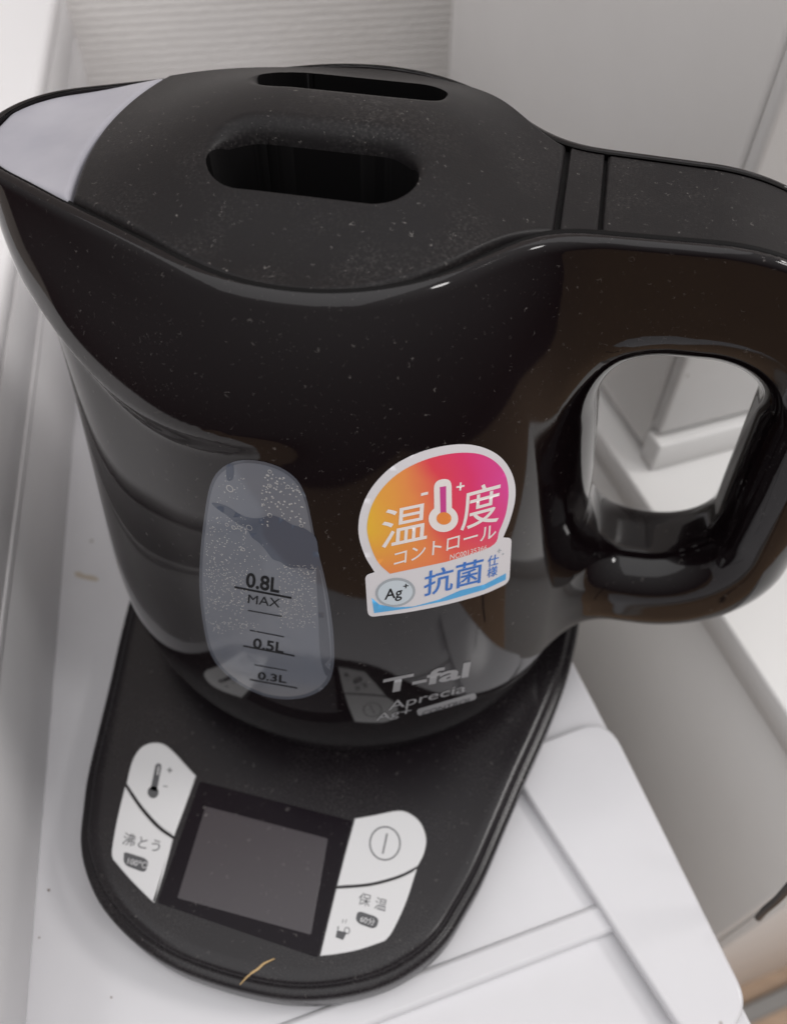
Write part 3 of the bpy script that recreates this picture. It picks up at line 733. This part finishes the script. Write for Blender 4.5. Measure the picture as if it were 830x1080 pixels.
kprint(ring_bm((366, 981.5), 3.2, 3.8, 0.9, 16), k4)
kprint(poly_bm([(357.5, 977), (357, 980.4), (355.8, 980.2), (356.2, 977)]), k4)
for dx in (0, 3.4): kprint(poly_bm(bar((361+dx, 973.5), (362.2+dx, 969.5), 0.7)), k4)

# a dry straw lying over the front lip of the base
def tube(name, pts, rad, mat, n=8):
    P = np.array(smooth_open3(pts)); V, F = [], []; m = len(P)
    for i in range(m):
        t = P[min(i+1, m-1)]-P[max(i-1, 0)]; t /= np.linalg.norm(t); a = np.cross(t, [0.13, 0.2, 1.0]); a /= np.linalg.norm(a); b = np.cross(t, a)
        r = rad*(0.35+0.65*math.sin(math.pi*(i+0.6)/(m+0.2)))if rad < 0.1 else rad
        for j in range(n): V.append(P[i]+(a*math.cos(2*math.pi*j/n)+b*math.sin(2*math.pi*j/n))*r)
    for i in range(m-1):
        for j in range(n): F.append((i*n+j, i*n+(j+1) % n, (i+1)*n+(j+1) % n, (i+1)*n+j))
    F.append(tuple(range(n))[::-1]); F.append(tuple((m-1)*n+j for j in range(n)))
    return link(name, pymesh(name, V, F), mat)
def smooth_open3(pts, n=6):
    P = np.array(pts, float); P = np.vstack([2*P[0]-P[1], P, 2*P[-1]-P[-2]]); out = []
    for i in range(1, len(P)-2):
        p0, p1, p2, p3 = P[i-1], P[i], P[i+1], P[i+2]
        for k in range(n):
            t = k/n; out.append(0.5*((2*p1)+(-p0+p2)*t+(2*p0-5*p1+4*p2-p3)*t*t+(-p0+3*p1-3*p2+p3)*t**3))
    out.append(P[-2]); return out
sp = [on_z([q], z)[0] for q, z in (((290, 1011), BT+0.035), ((279, 1016), BT+0.03), ((272, 1022), BT-0.01), ((262, 1029), 1.72), ((252, 1040), 1.45))]
tag(tube('straw', sp, 0.035, MAT['straw']), 'thin dry straw lying over the front lip of the power base', 'straw')

# ------------------------------------------------------------------ white storage unit the base stands on
CC, DD = np.array([0.866, 0.5]), np.array([-0.5, 0.866])
def cdp(c, d): p = CC*c+DD*d; return (p[0], p[1])
def cdc(px, z): p = on_z([px], z)[0]; return (p[:2]@CC, p[:2]@DD)
FLOOR = -78.0
unit = empty('storage_unit', (*cdp(-15, 5), FLOOR))
tag(unit, 'white plastic storage unit whose top carries the black power base', 'storage unit')
def box_cd(name, c0, c1, d0, d1, z0, z1, mat, parent=None, r=0.15, bev=0.08, rc=None):
    P = round_poly([cdp(c0, d0), cdp(c1, d0), cdp(c1, d1), cdp(c0, d1)], rc if rc else r, 6)
    o = sharpen(link(name, loft_mesh(name, P, [(bev, z0), (0, z0+bev), (0, z1-bev), (bev*0.3, z1-bev*0.3), (bev, z1)]), mat), 50)
    if parent is not None: child(o, parent)
    return o
box_cd('carcass', -38, 5.9, -20, 45, FLOOR, -1.3, MAT['unit_white'], unit, 0.6, 0.1)
box_cd('top_panel', -38.5, 6.38, -12.58, 45.5, -1.3, 0.0, MAT['lid_white'], unit, 0.5, 0.09)
box_cd('front_panel', -38.5, 6.2, -20.5, -13.22, -1.3, -0.22, MAT['lid_white'], unit, 0.5, 0.06)
box_cd('cross_rib', -38.4, 3.9, -13.32, -12.48, -1.3, 0.14, MAT['lid_white'], unit, 0.35, 0.14)
# raised side plate with rounded corners; outline read at its top height
ZP = 0.42
pl_px = [(541, 815), (548, 790), (640, 755), (790, 1056), (770, 1095), (716, 1083)]
Pp = on_z(pl_px, ZP)[:, :2]
Pp = [tuple(p) for p in Pp]
if sum(Pp[i-1][0]*Pp[i][1]-Pp[i][0]*Pp[i-1][1] for i in range(len(Pp))) < 0: Pp = Pp[::-1]
_r = [1.1 if abs(np.linalg.norm(np.array(p)-on_z([(640, 755)], ZP)[0, :2])) < 0.01 else 0.9 if abs(np.linalg.norm(np.array(p)-on_z([(790, 1056)], ZP)[0, :2])) < 0.01 else 0.2 for p in Pp]
child(sharpen(link('side_plate', loft_mesh('side_plate', round_poly(Pp, _r, 8), [(0.02, 0.006), (0.0, 0.1), (0, ZP-0.12), (0.03, ZP-0.04), (0.12, ZP)]), MAT['lid_white']), 60), unit)

# ------------------------------------------------------------------ long low container on the left
b0, b1 = on_z([(74, 507), (59, 694)], 0)
EE = (b0-b1)[:2]; EE /= np.linalg.norm(EE); FF = np.array([-EE[1], EE[0]])       # FF points left, away from the kettle
def efp(e, f): p = b1[:2]+EE*e+FF*f; return (p[0], p[1])
cont = empty('storage_container', (*efp(5, 8), 0.0))
tag(cont, 'long low white plastic container with ribbed side beside the kettle spout', 'container')
def box_ef(name, e0, e1, f0, f1, z0, z1, mat, parent, r=0.8, bev=0.15):
    q = [efp(e0, f0), efp(e1, f0), efp(e1, f1), efp(e0, f1)]
    if sum(q[i-1][0]*q[i][1]-q[i][0]*q[i-1][1] for i in range(4)) < 0: q = q[::-1]
    o = sharpen(link(name, loft_mesh(name, round_poly(q, r, 6), [(bev, z0), (0, z0+bev), (0, z1-bev), (bev*0.3, z1-bev*0.3), (bev, z1)]), mat), 50)
    return child(o, parent)
box_ef('tray', -14, 75, 0.0, 16, 0.0, 4.56, MAT['box_white'], cont, 1.2, 0.06)
box_ef('rim_bead', -14.1, 75.1, -0.03, 16.1, 4.56, 4.95, MAT['box_white'], cont, 1.2, 0.03)
box_ef('upper_tray', -14, 75, 0.02, 16, 4.95, 7.3, MAT['box_white'], cont, 1.2, 0.04)
box_ef('container_lid', -14.2, 75.2, -0.03, 16.2, 7.3, 8.3, MAT['box_white'], cont, 1.2, 0.30)

# ------------------------------------------------------------------ white kitchen cabinet and tall appliance on the right
def plane_c(px, c): D = ray([px])[0]; t = (c-CAM[:2]@CC)/(D[:2]@CC); return CAM+t*D
fend = plane_c((475, 20), 13.45)[:2]@DD
cab = empty('cabinet', (*cdp(40, 5), FLOOR))
tag(cab, 'white floor cabinet with bright worktop beside the storage unit', 'cabinet')
box_cd('cabinet_body', 12.7, 70, -13.2, fend-1.0, FLOOR, -1.6, MAT['unit_white'], cab, 0.15, 0.05)
box_cd('worktop', 12.45, 70.3, -13.6, fend-0.4, -1.6, 0.0, MAT['counter_white'], cab, 0.2, 0.12)
box_cd('door', 13.2, 40, -13.62, -13.22, FLOOR+8, -2.2, MAT['door_white'], cab, 0.1, 0.05)
box_cd('door', 40.3, 69.5, -13.62, -13.22, FLOOR+8, -2.2, MAT['door_white'], cab, 0.1, 0.05)

fr = empty('tall_appliance', (*cdp(35, 25), 0.0))
tag(fr, 'tall white appliance with grey shaded side standing on the worktop', 'appliance')
def plane_c(px, c): D = ray([px])[0]; t = (c-CAM[:2]@CC)/(D[:2]@CC); return CAM+t*D
fend = plane_c((475, 20), 13.45)[:2]@DD
box_cd('appliance_body', 13.45, 60, 3.1, fend, 0.6, 26, MAT['door_white'], fr, 0.25, 0.1)
box_cd('appliance_door', 13.47, 60, 2.45, 3.06, 1.9, 26, MAT['counter_white'], fr, 0.25, 0.12)
box_cd('plinth', 13.42, 60, 2.1, 3.08, 0.0, 1.6, MAT['counter_white'], fr, 0.15, 0.12)

# ------------------------------------------------------------------ wall and floor
wd = fend+9.0
wp = CC*13.45+DD*wd
WDIR = np.array([math.sin(math.radians(70)), math.cos(math.radians(70))]); WN = np.array([-WDIR[1], WDIR[0]])
def wallpt(a, z, t): p = wp+WDIR*a+WN*t; return (p[0], p[1], z)
V = [wallpt(a, z, t) for t in (0.0, 4.0) for a, z in ((-160, FLOOR), (160, FLOOR), (160, 170), (-160, 170))]
wall = link('wall', pymesh('wall', V, [(0, 1, 2, 3), (7, 6, 5, 4), (0, 4, 5, 1), (1, 5, 6, 2), (2, 6, 7, 3), (3, 7, 4, 0)]), MAT['paper'], None, False)
tag(wall, kind='structure')
V = [(-250, -320, FLOOR), (260, -320, FLOOR), (260, 170, FLOOR), (-250, 170, FLOOR), (-250, -320, FLOOR-3), (260, -320, FLOOR-3), (260, 170, FLOOR-3), (-250, 170, FLOOR-3)]
floor = link('floor', pymesh('floor', V, [(0, 1, 2, 3), (7, 6, 5, 4), (0, 4, 5, 1), (1, 5, 6, 2), (2, 6, 7, 3), (3, 7, 4, 0)]), MAT['wood'], None, False)
tag(floor, kind='structure')

# ------------------------------------------------------------------ cable by the cabinet corner and a metal rail on the floor
def on_d(px, d): D = ray([px])[0]; t = (d-CAM[:2]@DD)/(D[:2]@DD); return CAM+t*D
cb = [on_d(q, -14.1) for q in ((850, 915), (836, 930), (820, 948), (806, 960), (799, 968))]
tag(tube('cable', cb, 0.11, MAT['rubber']), 'dark cable hanging down the front corner of the white cabinet', 'cable')
r0, r1 = on_z([(770, 1078), (850, 1041)], FLOOR)
dv = (r1-r0)[:2]; dv /= np.linalg.norm(dv); nv = np.array([-dv[1], dv[0]])
q = [r0[:2]-dv*20-nv*0.9, r1[:2]+dv*25-nv*0.9, r1[:2]+dv*25+nv*0.9, r0[:2]-dv*20+nv*0.9]
tag(sharpen(link('floor_rail', loft_mesh('floor_rail', [tuple(p) for p in q], [(0, FLOOR), (0, FLOOR+0.9), (0.2, FLOOR+1.2)]), MAT['rail']), 50), 'narrow grey rail lying on the wood floor', 'rail')

# crumbs and a dried tea drip on the white top
def crumb(px, r):
    c = on_z([px], 0.0)[0]; bm = bmesh.new(); bmesh.ops.create_icosphere(bm, subdivisions=2, radius=r)
    for v in bm.verts:
        k = 0.75+0.5*random.random(); v.co = Vector((v.co.x*k*1.2, v.co.y*k, v.co.z*k*0.7))
    lo = min(v.co.z for v in bm.verts)
    for v in bm.verts: v.co += Vector((c[0], c[1], c[2]-lo+0.001))
    tag(link('crumb', bmmesh('crumb', bm), MAT['straw_dark']), 'tiny brown crumb on the white top near the power base', 'crumb', group='crumbs on the white top')
MAT['straw_dark'] = principled('crumb_brown', (0.16, 0.10, 0.06), 0.7)
for q, r in (((52, 939), 0.030), ((42, 989), 0.022), ((118, 1052), 0.020)): crumb(q, r)
MAT['drip'] = principled('tea_drip', (0.46, 0.40, 0.33), 0.35)
lay('stain', poly_bm(smooth_poly([(79, 604), (84, 603), (90, 606), (98, 607), (104, 610), (103, 613), (95, 612), (87, 610), (81, 608)], 4)), MAT['drip'], unit, 0.0, 0.004, 0)
